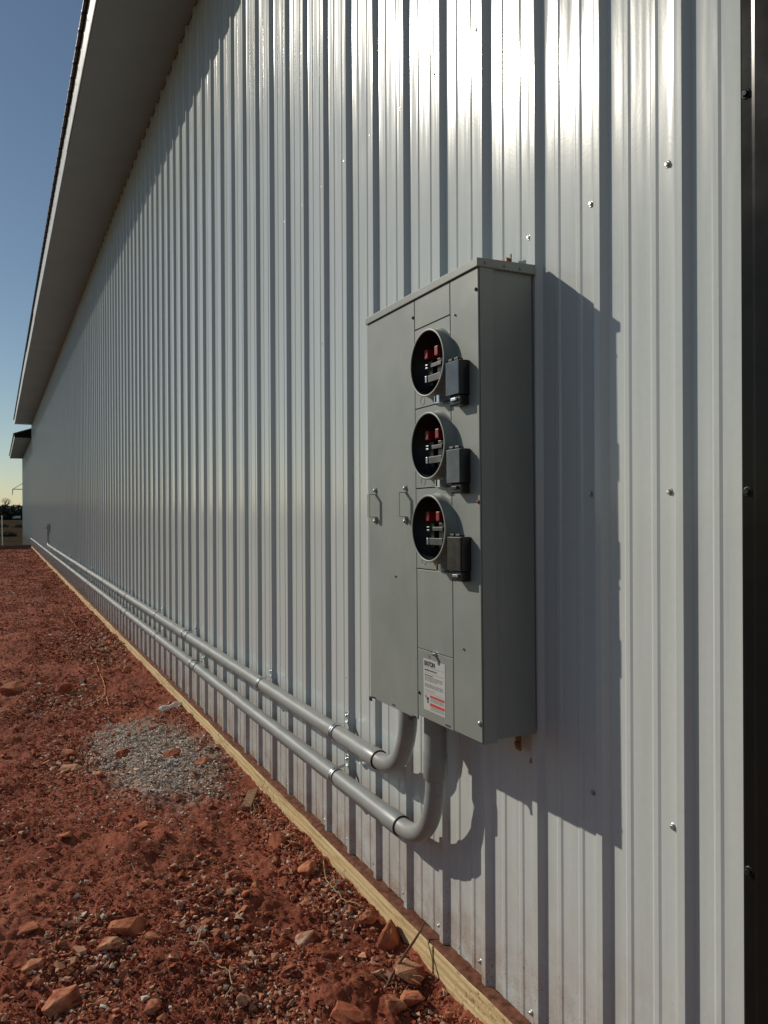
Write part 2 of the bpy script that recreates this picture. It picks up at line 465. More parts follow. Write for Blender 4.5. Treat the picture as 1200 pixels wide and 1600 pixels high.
# ------------------------------------------------------------------ the metal building
PITCHW = 0.2222
PW = PITCHW * 4
Y0 = 1.0445 - PITCHW
NP = 35
YEND = Y0 + NP * PW
SOF = 4.612
FIL = [(0.003, 0.00125), (0.008, 0.0007), (0.014, 0.0003), (0.022, 0.00007), (0.030, 0.0)]   # soft curve where the pan meets a rib
def panel_profile(nb=4):
    pr = [(-0.0005, -0.0225)]
    def rib(c, e):
        return [(-0.0018 - e, c - 0.0215), (-0.0148 - e, c - 0.0110), (-0.0162 - e, c - 0.0090), (-0.0162 - e, c + 0.0090), (-0.0148 - e, c + 0.0110), (-0.0018 - e, c + 0.0215)]
    for b in range(nb):
        c = b * PITCHW
        r = rib(c, 0)
        pr += r if b else r[1:]
        pr += [(-k_, c + 0.0225 + t_) for t_, k_ in FIL]
        for m in (PITCHW / 3, PITCHW * 2 / 3):
            pr += [(0, c + m - 0.0115), (-0.0024, c + m - 0.0055), (-0.0024, c + m + 0.0055), (0, c + m + 0.0115)]
        pr += [(-k_, c + PITCHW - 0.0225 - t_) for t_, k_ in FIL[::-1]]
    r = rib(nb * PITCHW, 0.0014)
    pr += r[:-1] + [(-0.0016, nb * PITCHW + 0.0222)]
    return pr

def soft_edges(me):
    me.polygons.foreach_set('use_smooth', [True] * len(me.polygons))
    me.set_sharp_from_angle(angle=rad(15))
building = tag(empty('metal_building', (0, Y0, 0)), 'long white ribbed metal building with dark roof edge and deep soffit', 'building')
def bpart(mb, name, mat, bevel=None, parent=None):
    """a part given in world coordinates, under the building"""
    o = mb.build(name, mat, parent or building, bevel)
    o.matrix_parent_inverse = Matrix.Translation((0, -Y0, 0)) if parent is None else Matrix.Identity(4)
    return o
pm = MB().extrude(panel_profile(), 0.004, SOF - 0.004).mesh('wall_panel', M['wall'])
soft_edges(pm)
panels = []
for i in range(NP):
    panels.append(link('wall_panel', pm, building, (0, i * PW, 0)))

def screw_mesh(mat, r=0.0052, w=0.0082, name='screw'):
    b = MB()
    def ring(x, rr, n, ph=0): return [(x, rr * math.cos(2 * math.pi * k / n + ph), rr * math.sin(2 * math.pi * k / n + ph)) for k in range(n)]
    n = 12
    a = ring(0.0, w, n) + ring(-0.0014, w, n) + ring(-0.0024, w * 0.8, n)
    b.add(a, [(k, (k + 1) % n, n + (k + 1) % n, n + k) for k in range(n)] + [(n + k, n + (k + 1) % n, 2 * n + (k + 1) % n, 2 * n + k) for k in range(n)] + [tuple(range(2 * n, 3 * n))])
    n = 6
    a = ring(-0.002, r, n, .3) + ring(-0.0062, r, n, .3) + ring(-0.0072, r * 0.75, n, .3)
    b.add(a, [(k, (k + 1) % n, n + (k + 1) % n, n + k) for k in range(n)] + [(n + k, n + (k + 1) % n, 2 * n + (k + 1) % n, 2 * n + k) for k in range(n)] + [tuple(range(2 * n, 3 * n))])
    return b.mesh(name, mat)
sm = screw_mesh(M['screw'], 0.0048, 0.0075)
random.seed(3)
ROWS = [0.035, 0.656, 1.313, 1.957, 2.60, 3.25, 3.90, 4.52]
near = [(i, b, z) for i in range(NP) for b in range(4) for z in ROWS]
def vis(i, b, z):
    y = Y0 + i * PW + b * PITCHW
    return y < 6.2 and z < 1.4 + 0.8 * y
picked = [t for t in near if vis(*t)][:298]
for (i, b, z) in picked:
    o = link('screw', sm, panels[i], (0, b * PITCHW + 0.035 + random.uniform(-.004, .004), z + random.uniform(-.006, .006)))
    o.rotation_euler = (random.uniform(0, 1), random.uniform(-.12, .12), random.uniform(-.12, .12))
far_sc = MB(); pk = set(picked)
for (i, b, z) in near:
    if (i, b, z) in pk: continue
    y = Y0 + i * PW + b * PITCHW + 0.035
    far_sc.add([(-0.001, y + 0.006 * math.cos(k), z + 0.006 * math.sin(k)) for k in (0, 1.05, 2.1, 3.15, 4.2, 5.25)] + [(-0.008, y, z)], [(k, (k + 1) % 6, 6) for k in range(6)])
tag(bpart(far_sc, 'screws', M['screw']), kind='stuff')

# soffit sheets, fascia, drip edge
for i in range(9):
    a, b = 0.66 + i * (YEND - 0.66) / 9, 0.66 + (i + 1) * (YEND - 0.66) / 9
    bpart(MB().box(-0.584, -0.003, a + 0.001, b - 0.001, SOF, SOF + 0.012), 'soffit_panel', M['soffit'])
    j = random.uniform(-.004, .004)
    prof = [(-0.588, SOF - 0.004), (-0.594, SOF - 0.004), (-0.596, SOF + 0.01), (-0.608 + j, SOF + 0.150), (-0.588, SOF + 0.150)]
    mb = MB(); n = len(prof); aa, bb = a + (0.0 if i == 0 else -0.012), b
    vs = [(x, aa, z) for x, z in prof] + [(x - (0.002 if i % 2 else 0), bb, z + (0.002 if i % 2 else 0)) for x, z in prof]
    mb.add(vs, [(k, (k + 1) % n, n + (k + 1) % n, n + k) for k in range(n)] + [tuple(range(n)), tuple(range(2 * n - 1, n - 1, -1))])
    bpart(mb, 'fascia', M['fascia'])
for k in range(34):
    o = link('screw', sm, building); y = 1.2 + k * PW
    o.scale = (0.8, 0.8, 0.8); o.location = (-0.602, y - Y0, SOF + 0.085)
# roof panels: ribs run up the slope, so the eave edge is toothed
RISE = 0.33
def roof_panel_mesh(depth=6.6, name='roof_panel'):
    pr = [(-x, y) for x, y in panel_profile()]
    n = len(pr); vs = []
    for (x0, zb) in ((-0.640, 0.0), (depth, (depth + 0.640) * RISE)):
        for dz in (0.0, -0.012):
            vs += [(x0, y, SOF + 0.168 + zb + h + dz) for h, y in pr]
    fs = []
    for i in range(n - 1):
        fs += [(i, i + 1, 2 * n + i + 1, 2 * n + i), (n + i, n + i + 1, 3 * n + i + 1, 3 * n + i), (i, i + 1, n + i + 1, n + i)]
    return MB().add(vs, fs).mesh(name, M['roof'])
rpm = roof_panel_mesh()
for i in range(NP):
    link('roof_panel', rpm, building, (0, i * PW, 0))
RID = SOF + 0.168 + (6.6 + 0.635) * RISE
bpart(MB().add([(6.6, 0.6, RID + .02), (6.6, YEND, RID + .02), (13.8, 0.6, SOF + .168), (13.8, YEND, SOF + .168), (6.6, 0.6, RID), (6.6, YEND, RID), (13.8, 0.6, SOF + .148), (13.8, YEND, SOF + .148)],
    [(0, 1, 3, 2), (4, 6, 7, 5), (0, 2, 6, 4), (1, 5, 7, 3), (2, 3, 7, 6)]), 'roof_far_slope', M['roof'])
bpart(MB().box(-0.61, -0.585, 0.66, YEND, SOF + 0.1502, SOF + 0.1660), 'drip_edge', M['roof'])
# far end of the eave box, end walls and back wall
bpart(MB().box(-0.575, -0.003, YEND + 0.0005, YEND + 0.012, SOF, SOF + 0.16), 'eave_end_cap', M['fascia'])
bpart(MB().box(-0.575, -0.003, 0.648, 0.6595, SOF, SOF + 0.16), 'eave_end_cap', M['fascia'])
epm = MB().extrude(panel_profile(), -0.1, SOF).mesh('end_wall_panel', M['wall'])
soft_edges(epm)
for i in range(14):
    o = link('end_wall_panel', epm, building, (0.16 + i * PW, 0.75 - Y0, 0)); o.rotation_euler = (0, 0, rad(90)); o.scale = (1, -1, 1)
bpart(MB().add([(0.02, 0.752, SOF), (13.1, 0.752, SOF), (6.6, 0.752, RID - .02), (0.02, 0.78, SOF), (13.1, 0.78, SOF), (6.6, 0.78, RID - .02)],
    [(0, 1, 2), (3, 5, 4), (0, 3, 4, 1), (1, 4, 5, 2), (2, 5, 3, 0)]), 'gable_sheet', M['wall'])
bpart(MB().box(0.02, 13.1, YEND - 0.03, YEND - 0.005, -0.7, SOF + 0.1), 'far_end_wall', M['wall'])
bpart(MB().box(13.05, 13.1, 0.8, YEND - 0.04, -0.5, SOF), 'back_wall', M['wall'])
bpart(MB().add([(0.02, YEND - 0.03, SOF + .1), (13.1, YEND - 0.03, SOF + .1), (6.6, YEND - 0.03, RID - .02), (0.02, YEND - 0.006, SOF + .1), (13.1, YEND - 0.006, SOF + .1), (6.6, YEND - 0.006, RID - .02)],
    [(0, 1, 2), (3, 5, 4), (0, 3, 4, 1), (1, 4, 5, 2), (2, 5, 3, 0)]), 'gable_sheet', M['wall'])

# black corner trim at the near end
tp = [(-0.0045, 0.9045), (-0.0205, 0.9030), (-0.0225, 0.8990), (-0.0225, 0.8800), (-0.0280, 0.8750), (-0.0290, 0.8690), (-0.0290, 0.7200), (-0.0270, 0.7180), (0.16, 0.7180), (0.16, 0.7240), (0.14, 0.748)]
ct = bpart(MB().extrude(tp, -0.06, SOF - 0.002), 'corner_trim', M['black_trim'])
bsm = screw_mesh(M['black'], 0.0058, 0.009)
for z in (0.12, 0.656, 1.313, 2.0, 2.60, 3.25, 3.90):
    o = link('trim_screw', bsm, ct, (-0.0222, 0.8900, z)); o.rotation_euler = (random.random(), 0, .1)

# skirt boards (treated lumber) along the foot of the wall and dirt lying on their top
joints = [0.72, 1.94, 5.6, 9.26, 12.92, 16.58, 20.24, 23.9, 27.56, YEND]
for k in range(len(joints) - 1):
    a, b = joints[k], joints[k + 1]
    jx, jz = random.uniform(-.002, .002), random.uniform(-.003, .001)
    bpart(MB().box(-0.041 + jx, -0.003, a + 0.0022, b - 0.0022, -0.24, jz - 0.002), 'skirt_board', M['wood'], 0.002)
nl = 1500
ly = np.linspace(0.73, YEND, nl)
led = []
for frac in (0.0, 0.2, 0.45, 0.7, 0.86, 1.0):
    x = -0.001 - 0.039 * frac * (0.8 + 0.35 * (vn(ly * 6, ly * 0 + 3) + 0.5))
    z = 0.0015 + (1 - frac) * 0.006 * (0.55 + vn(ly * 14, ly * 0 + frac * 9) + 0.8 * vn(ly * 47, ly * 0 + frac * 31)) - (0.006 if frac == 1.0 else 0)
    led.append(np.stack([np.maximum(x, -0.0385), ly, np.maximum(z, -0.006)], -1))
LV = np.concatenate(led); II = np.arange(len(LV)).reshape(6, nl)
lo = link('ledge_dirt', np_mesh('ledge_dirt', LV, np.stack([II[:-1, :-1], II[1:, :-1], II[1:, 1:], II[:-1, 1:]], -1).reshape(-1, 4), M['mud'], True), building, (0, -Y0, 0))
tag(lo, kind='stuff')

# ------------------------------------------------------------------ lower extension at the far end
ext = tag(empty('building_extension', (0, YEND, 0)), 'lower wing of the metal building with its own eave, at the far end', 'building')
EZ, EY = 4.11, 45.3
xm = MB().extrude(panel_profile(), -0.75, EZ).mesh('wall_panel', M['wall'])
soft_edges(xm)
for i in range(14):
    link('wall_panel', xm, ext, (0.006, 0.03 + i * PW, 0))
def xpart(mb, name, mat):
    o = mb.build(name, mat, ext); o.matrix_parent_inverse = Matrix.Translation((0, -YEND, 0)); return o
e1 = YEND + 0.03 + 14 * PW
xpart(MB().box(-0.574, 0.0, YEND + 0.03, e1 + 0.02, EZ, EZ + 0.012), 'soffit', M['soffit'])
xpart(MB().box(-0.60, -0.576, YEND + 0.03, e1 + 0.02, EZ - 0.005, EZ + 0.12), 'fascia', M['fascia'])
ra, rb = YEND + 0.016, e1 + 0.05
xpart(MB().add([(-0.64, ra, EZ + .125), (6.5, ra, EZ + 2.6), (-0.64, rb, EZ + .125), (6.5, rb, EZ + 2.6), (-0.64, ra, EZ + .165), (6.5, ra, EZ + 2.64), (-0.64, rb, EZ + .165), (6.5, rb, EZ + 2.64)],
    [(0, 1, 3, 2), (4, 6, 7, 5), (0, 4, 5, 1), (2, 3, 7, 6), (0, 2, 6, 4), (1, 5, 7, 3)]), 'roof', M['roof'])
xpart(MB().add([(-0.598, ra + .004, EZ), (-0.005, ra + .004, EZ), (-0.005, ra + .004, EZ + .34), (-0.598, ra + .004, EZ + .135), (-0.598, ra + .013, EZ), (-0.005, ra + .013, EZ), (-0.005, ra + .013, EZ + .34), (-0.598, ra + .013, EZ + .135)],
    [(0, 1, 2, 3), (4, 7, 6, 5), (0, 4, 5, 1), (1, 5, 6, 2), (2, 6, 7, 3), (3, 7, 4, 0)]), 'eave_end_cap', M['black_trim'])
xpart(MB().box(0.03, 12.9, e1 - 0.02, e1 + 0.01, -0.75, EZ + 1.0), 'end_wall', M['wall'])

# ------------------------------------------------------------------ electric meter panel
CY, CZ = 1.7685, 1.3015
meter = tag(empty('meter_panel', (-0.02, CY, CZ)), 'grey steel electric meter cabinet with three round open sockets on the ribbed wall', 'meter panel')
meter.rotation_euler = (rad(-0.55), 0, 0)
MI = Matrix.Translation((0.02, -CY, -CZ))
def mpart(mb, name, mat, parent=None, bevel=None):
    o = mb.build(name, mat, parent or meter, bevel)
    if parent is None: o.matrix_parent_inverse = MI
    return o
YA, YB, ZA, ZB = 1.472, 2.065, 0.737, 1.866
SF = -0.183     # x of the cover faces
mpart(MB().box(-0.140, -0.024, YA + 0.006, YB - 0.006, ZA + 0.004, ZB - 0.012), 'enclosure', M['grey'], bevel=0.002)
fr = MB()
fr.box(-0.1785, -0.1405, YA, YA + 0.004, ZA, ZB - 0.016); fr.box(-0.1785, -0.1405, YB - 0.004, YB, ZA, ZB - 0.016)
fr.box(-0.1785, -0.1405, YA + 0.0042, YB - 0.0042, ZA, ZA + 0.004); fr.box(-0.1785, -0.1405, YA + 0.0042, YB - 0.0042, ZB - 0.020, ZB - 0.016)
mpart(fr, 'front_frame', M['grey'])
mpart(MB().box(-0.143, -0.1404, YA + 0.005, YB - 0.005, ZA + 0.005, ZB - 0.021), 'inner_plate', M['socket'])
cap = mpart(MB().add([(-0.020, YA - .004, ZB - .018), (-0.020, YB + .004, ZB - .018), (-0.188, YA - .004, ZB - .020), (-0.188, YB + .004, ZB - .020),
    (-0.020, YA - .004, ZB + .006), (-0.020, YB + .004, ZB + .006), (-0.188, YA - .004, ZB), (-0.188, YB + .004, ZB)],
    [(0, 2, 3, 1), (4, 5, 7, 6), (0, 4, 6, 2), (1, 3, 7, 5), (2, 6, 7, 3), (0, 1, 5, 4)]), 'rain_cap', M['grey'], bevel=0.0015)
for s in (0.165, 0.11, 0.065):
    mpart(MB().tube([(-s, YA - .0040, ZB - .010), (-s, YA - .0058, ZB - .010), (-s, YA - .0064, ZB - .010)], [.0036, .0034, .001], 10), 'rivet', M['grey'])

def cover(name, y0, y1, z0, z1):
    return mpart(MB().box(SF, -0.1790, y0, y1, z0, z1), name, M['grey'], bevel=0.0012)
left = cover('left_cover', 1.7765, 2.0645, 0.726, 1.8445)
topc = cover('top_cover', 1.5975, 1.7735, 1.7650, 1.8445)
right = cover('right_cover', 1.4735, 1.5945, 0.7405, 1.8445)
blank = cover('blank_cover', 1.5975, 1.7735, 0.9180, 1.1275)
lower = cover('lower_cover', 1.5975, 1.7735, 0.7385, 0.9165)
MY = 1.6650
MZ = [1.655, 1.4455, 1.2365]
def holed(y0, y1, z0, z1, cy, cz, r, xa, xb, seg=48):
    mb = MB(); out, inn = [], []
    for k in range(seg):
        a = 2 * math.pi * (k + .5) / seg; c, s_ = math.cos(a), math.sin(a)
        t = min((((y1 - cy) if c > 0 else (y0 - cy)) / c), (((z1 - cz) if s_ > 0 else (z0 - cz)) / s_))
        out.append((cy + t * c, cz + t * s_)); inn.append((cy + r * c, cz + r * s_))
    # snap the ring of outer points to the four corners
    for (qy, qz) in ((y0, z0), (y0, z1), (y1, z0), (y1, z1)):
        i = min(range(seg), key=lambda k: (out[k][0] - qy) ** 2 + (out[k][1] - qz) ** 2); out[i] = (qy, qz)
    vs = [(xa, *p) for p in out] + [(xa, *p) for p in inn] + [(xb, *p) for p in out] + [(xb, *p) for p in inn]
    fs = []
    for k in range(seg):
        j = (k + 1) % seg
        fs += [(k, j, seg + j, seg + k), (2 * seg + k, 3 * seg + k, 3 * seg + j, 2 * seg + j), (k, 2 * seg + k, 2 * seg + j, j), (seg + k, seg + j, 3 * seg + j, 3 * seg + k)]
    return mb.add(vs, fs)
mz = [(1.5545, 1.7620), (1.3430, 1.5515), (1.1305, 1.3400)]
ring_prof = [(-0.1829, 0.0905), (-0.1850, 0.0880), (-0.1885, 0.0862), (-0.2060, 0.0850), (-0.2085, 0.0858), (-0.2110, 0.0858), (-0.2122, 0.0845), (-0.2122, 0.0812), (-0.2110, 0.0800), (-0.1780, 0.0800)]
for k in range(3):
    mc = mpart(holed(1.5975, 1.7735, mz[k][0], mz[k][1], MY, MZ[k], 0.0795, SF, -0.1790), 'meter_cover', M['grey'])
    z = MZ[k]
    MB().lathe_x(ring_prof, MY, z).build('socket_ring', M['grey'], mc)
    MB().lathe_x([(-0.2108, 0.0797), (-0.1480, 0.0785), (-0.1475, 0.0)], MY, z, 40).build('socket_bowl', M['socket'], mc)
    for dy in (0.037, -0.014):
        MB().box(-0.192, -0.149, MY + dy - .0085, MY + dy + .0085, z + .018, z + .043).build('red_cover', M['red'], mc, 0.0025)
        MB().box(-0.180, -0.149, MY + dy - .014, MY + dy + .014, z - .052, z + .0145).build('jaw_block', M['black'], mc, 0.002)
    MB().box(-0.190, -0.1805, MY + .032, MY + .043, z + .0005, z + .0045).box(-0.190, -0.1805, MY + .032, MY + .043, z - .0075, z - .0030).build('jaw', M['zinc'], mc, 0.0008)
    MB().box(-0.187, -0.1805, MY - .030, MY + .020, z - .0065, z + .0035).build('bus_bar', M['dull'], mc, 0.001)
    MB().box(-0.191, -0.1805, MY + .036, MY + .044, z - .043, z - .025).build('lower_jaw', M['zinc'], mc, 0.0012)
    MB().box(-0.188, -0.1805, MY - .030, MY + .035, z - .043, z - .025).build('bus_bar', M['dull'], mc, 0.0012)
    l = MB()
    l.box(-0.206, -0.1832, 1.6345, 1.6370, z - .106, z - .088).box(-0.206, -0.1832, 1.6140, 1.6165, z - .106, z - .088).box(-0.2055, -0.1832, 1.6168, 1.6342, z - .106, z - .1035)
    l.box(-0.2065, -0.2040, 1.6168, 1.6250, z - .1032, z - .088)
    l.build('ring_latch', M['zinc'], mc)
    kn = [(SF - 0.0003, 1.735 + .011 * math.cos(a), z - .085 + .011 * math.sin(a)) for a in [2 * math.pi * t / 24 for t in range(25)]]
    MB().tube(kn, 0.0006, 6, False, (1, 0, 0)).build('knockout', M['grey'], mc)
# breakers
for k in range(3):
    z = MZ[k] - 0.0585
    y0, y1 = 1.5110, 1.5710
    br = mpart(MB().box(-0.2100, -0.1832, y0, y1, z - .042, z + .040), 'breaker', M['black'], bevel=0.002)
    MB().box(-0.2140, -0.2102, y0 + .001, y1 - .001, z - .041, z + .039).build('breaker_front', M['breaker_dark'] if k == 2 else M['breaker'], br, 0.0012)
    for c in (0.30, 0.72):
        yy = y0 + (y1 - y0) * c
        MB().box(-0.211, -0.196, yy - .010, yy + .007, z + .0402, z + .0450).box(-0.211, -0.207, yy - .010, yy + .007, z + .0452, z + .0470).build('clip', M['black'], br, 0.0008)
    MB().box(-0.2085, -0.1832, y0 + .003, y1 - .010, z - .0660, z - .0422).build('handle_block', M['black'], br, 0.003)
    MB().box(-0.2150, -0.2088, y0 + .014, y1 - .024, z - .0560, z - .0490).build('handle', M['zinc'] if k != 1 else M['black'], br, 0.001)
# pull handles on the left cover
def pull(yc, zc):
    w, h, p, t = 0.0075, 0.034, 0.023, 0.0016
    mb = MB().box(SF - p - t, SF - p, yc - w, yc + w, zc - h, zc + h)
    for q_ in (-1, 1):
        z1 = zc + q_ * h; lo_, hi_ = sorted((z1, z1 - q_ * t)); l2, h2 = sorted((z1 - q_ * t, z1 + q_ * .019))
        mb.box(SF - p + .0001, SF - t, yc - w, yc + w, lo_, hi_)
        mb.box(SF - t + .0001, SF - .0001, yc - w, yc + w, l2, h2)
    mb.build('pull_handle', M['grey'], left)
for yc in (2.018, 1.832):
    pull(yc, 1.300)
    for q_ in (-1, 1):
        MB().tube([(SF - .0016, yc, 1.3 + q_ * .045), (SF - .0060, yc, 1.3 + q_ * .045), (SF - .0080, yc, 1.3 + q_ * .045)], [.0062, .0058, .002], 12).build('handle_screw', M['screw'], left)
for yc in (2.045, 1.800):
    hk = MB().box(-0.196, -0.1832, yc - .012, yc + .004, 0.7295, 0.7325).box(-0.196, -0.1935, yc - .012, yc + .004, 0.7215, 0.7290)
    hk.build('hook', M['black'], left)
MB().box(SF - .0006, SF - .0001, 1.905, 1.925, 0.7325, 0.7365).build('slot', M['ink'], left)
MB().box(SF - .0006, SF - .0001, 1.612, 1.636, 0.7435, 0.7475).build('slot', M['ink'], lower)
def sc(y, z, par, mat, r=.0042):
    MB().tube([(SF - .0002, y, z), (SF - .0030, y, z), (SF - .0045, y, z)], [r, r * .95, r * .4], 12).build('cover_screw', mat, par)
sc(1.4800, 1.795, right, M['ink']); sc(1.5720, 1.757, right, M['screw'], .0028); sc(1.4790, 1.300, right, M['rust'], .0045)
sc(1.5480, 0.948, right, M['screw'], .003); sc(1.4820, 0.785, right, M['screw'], .0062); sc(1.7820, 1.800, left, M['ink'], .004)
sc(1.7660, 0.800, lower, M['ink'], .0042); sc(1.895, 1.10, left, M['grey'], .003)
# latch between the blank and the lower cover
MB().box(SF - .004, SF - .0002, 1.675, 1.700, .912, .917).box(SF - .016, SF - .0042, 1.680, 1.690, .913, .9165).box(SF - .0165, SF - .0145, 1.680, 1.690, .9045, .9128).build('latch', M['zinc'], blank)
# printed label
LY0, LY1, LZ0, LZ1 = 1.6350, 1.7430, 0.7620, 0.8950
MB().box(SF - .0007, SF - .0002, LY0, LY1, LZ0, LZ1).build('printed_label', M['paper'], lower)
lx = SF - .0010
ink, redm = MB(), MB()
def bar(mb, u0, u1, v0, v1):
    y0, y1 = LY1 - u0 * (LY1 - LY0), LY1 - u1 * (LY1 - LY0); z0, z1 = LZ1 - v0 * (LZ1 - LZ0), LZ1 - v1 * (LZ1 - LZ0)
    mb.box(lx, lx + .0002, y1, y0, z1, z0)
random.seed(11)
def textline(u0, u1, v, h):
    u = u0
    while u < u1:
        w = random.uniform(.02, .09); bar(ink, u, min(u + w, u1), v, v + h); u += w + random.uniform(.012, .03)
bar(ink, .05, .93, .150, .1535); bar(ink, .06, .92, .265, .2690)
textline(.07, .62, .195, .030)
textline(.07, .45, .300, .018)
for v in (.335, .36, .385, .41): textline(.07, .90 if v < .4 else .6, v, .009)
for v in (.48, .505, .53): textline(.07, .92, v, .010)
textline(.10, .55, .600, .008); textline(.10, .92, .650, .004)
for v in (.735, .755, .775, .795): textline(.34, .95, v, .006)
for v in (.895, .915, .935, .955): textline(.34, .95, v, .006)
bar(redm, .30, .97, .685, .725); bar(redm, .30, .97, .835, .885)
bar(ink, .10, .13, .70, .76); bar(ink, .15, .25, .74, .80); bar(ink, .17, .24, .81, .85)
ink.build('fine_print', M['ink'], lower); redm.build('red_warning_bar', M['ink_red'], lower)
fc = bpy.data.curves.new('lettering', 'FONT'); fc.body = 'EATON'; fc.size = 0.0165; fc.offset = 0.0008; fc.space_character = 0.95
fo = bpy.data.objects.new('lettering_source', fc); COL.objects.link(fo)
bpy.context.view_layer.update()
tme = bpy.data.meshes.new_from_object(fo.evaluated_get(bpy.context.evaluated_depsgraph_get()))
bpy.data.objects.remove(fo, do_unlink=True)
tme.materials.clear(); tme.materials.append(M['ink'])
to = link('lettering', tme, lower)
to.matrix_local = Matrix(((0, 0, -1, lx - .0002), (-1, 0, 0, LY1 - .005), (0, 1, 0, LZ1 - .0165), (0, 0, 0, 1)))
# mounting straps above and below the cabinet
def strap(y, z0, z1, zs):
    o = mpart(MB().box(-0.0235, -0.0200, y - .011, y + .011, z0, z1), 'mounting_tab', M['dull'] if zs > 1 else M['rust'], bevel=.001)
    MB().tube([(-.0236, y, zs), (-.0300, y, zs), (-.0312, y, zs)], [.0075, .007, .003], 8).build('bolt', M['rust'], o)
strap(1.572, ZB - .02, ZB + .062, ZB + .047)
strap(1.552, ZA - .056, ZA + .02, ZA - .040)

# ------------------------------------------------------------------ conduits
RP = 0.0290
def conduit(label, zc, yj, leg_y, s0, s1, ytop, yfar, joints_, straps_, endbox):
    root = tag(empty('conduit', (-s0, yj, zc)), label, 'conduit', 'grey conduits along the wall')
    inv = Matrix.Translation((s0, -yj, -zc))
    def part(mb, name, mat, parent=None, bevel=None):
        o = mb.build(name, mat, parent or root, bevel); 
        if parent is None: o.matrix_parent_inverse = inv
        return o
    R = yj - leg_y
    pts = [(-s0, yj + .05, zc), (-s0, yj, zc)]
    for i in range(1, 15):
        a = math.pi / 2 * i / 14; t = i / 14
        s = s0 + (s1 - s0) * (t * t * (3 - 2 * t))
        pts.append((-s, yj - R * math.sin(a), zc + R * (1 - math.cos(a))))
    zt = zc + R
    pts.append((-s1, leg_y, max(zt + .005, ytop)))
    part(MB().tube(pts, RP * .965, 32), 'elbow', M['pvc'])
    if ytop - zt > 0.08:
        part(MB().tube([(-s1, leg_y, zt - .012), (-s1, leg_y, zt - .004), (-s1, leg_y, zt + .06), (-s1, leg_y, zt + .075), (-s1, leg_y, ytop)], [RP * 1.0, RP * 1.17, RP * 1.17, RP * 1.09, RP * 1.09], 32), 'coupling', M['pvc'])
    js = [yj + .012] + joints_ + [yfar]
    for i in range(len(js) - 1):
        a, b = js[i], js[i + 1]
        wob = random.uniform(-.003, .003)
        ypts = [a, a + .004, a + .085, a + .115, (a + b) / 2, b + (.03 if i < len(js) - 2 else 0)]
        rr = [RP * 1.10, RP * 1.13, RP * 1.12, RP, RP, RP]
        p = part(MB().tube([(-s0, y, zc + (wob if abs(y - (a + b) / 2) < .01 else 0)) for y in ypts], rr, 32), 'pipe_section', M['pvc'])
        part(MB().tube([(-s0, a - .0035, zc), (-s0, a - .0002, zc)], [RP * 1.06, RP * 1.12], 32), 'joint_shadow_line', M['joint_shadow'], p).matrix_parent_inverse = inv.inverted() @ inv  # black ring painted in for the shadow gap at the bell end
    for i, y in enumerate(straps_):
        rs = RP + .0022
        arc = [(-s0 + rs * math.cos(a), zc + rs * math.sin(a)) for a in [rad(-78 - t * 204 / 20) for t in range(21)]]
        prof = arc + [(-0.0225, zc + rs + .004), (-0.0190, zc + rs + .010), (-0.0186, zc + rs + .040)]
        mb = MB(); n = len(prof)
        for (ya, yb, out) in ((y - .011, y + .011, .0),):
            vs = [(x, yy, z) for yy in (ya, yb) for x, z in prof]
            nrm = [(math.cos(rad(-78 - t * 204 / 20)), math.sin(rad(-78 - t * 204 / 20))) for t in range(21)] + [(-.3, 1), (-1, .3), (-1, 0)]
            vs += [(x + .0022 * nn[0], yy, z + .0022 * nn[1]) for yy in (ya, yb) for (x, z), nn in zip(prof, nrm)]
            fs = []
            for k in range(n - 1):
                fs += [(k, k + 1, n + k + 1, n + k), (2 * n + k, 3 * n + k, 3 * n + k + 1, 2 * n + k + 1), (k, 2 * n + k, 2 * n + k + 1, k + 1), (n + k, n + k + 1, 3 * n + k + 1, 3 * n + k)]
            fs += [(n - 1, 3 * n - 1, 4 * n - 1, 2 * n - 1), (0, n, 3 * n, 2 * n)]
            mb.add(vs, fs)
        # raised bead in the middle of the band
        mb.tube([(-s0 + (rs + .0024) * math.cos(a), y, zc + (rs + .0024) * math.sin(a)) for a in [rad(-85 - t * 190 / 16) for t in range(17)]], .0022, 6, True, (0, 1, 0))
        st = part(mb, 'strap', M['zinc'])
        MB().tube([(-.0205, y, zc + rs + .027), (-.0258, y, zc + rs + .027), (-.0272, y, zc + rs + .027)], [.0065, .006, .0025], 6).build('strap_screw', M['zinc'], st)
    return root, part
random.seed(5)
c1, part1 = conduit('upper grey plastic conduit with elbow rising into the meter cabinet', 0.460, 2.240, 2.000, 0.060, 0.086, 0.742, 20.60,
    [5.15, 8.20, 11.25, 14.3, 17.35], [1.0445 + PITCHW * k for k in (7, 11, 18, 23, 30, 38, 46, 54, 62, 70, 79)], True)
part1(MB().tube([(-.06, 20.59, .46)] + [(-.06, 20.60 + .15 * math.sin(a), .46 + .15 * (1 - math.cos(a))) for a in [math.pi / 2 * i / 8 for i in range(9)]] + [(-.06, 20.75, .80)], RP, 20), 'elbow', M['pvc'])
c2, part2 = conduit('lower grey plastic conduit running the whole wall to its far corner', 0.298, 2.085, 1.845, 0.060, 0.086, 0.742, 31.6,
    [4.92, 7.97, 11.02, 14.07, 17.1, 20.2, 23.2, 26.3, 29.3], [1.0445 + PITCHW * k for k in (7, 17, 23, 30, 38, 46, 54, 62, 70, 79, 88, 97, 106, 115, 125)], False)
part2(MB().tube([(-.06, 31.59, .298), (-.06, 31.66, .300), (-.05, 31.72, .305), (-.01, 31.75, .31)], RP * 1.1, 16), 'wall_entry', M['black'])
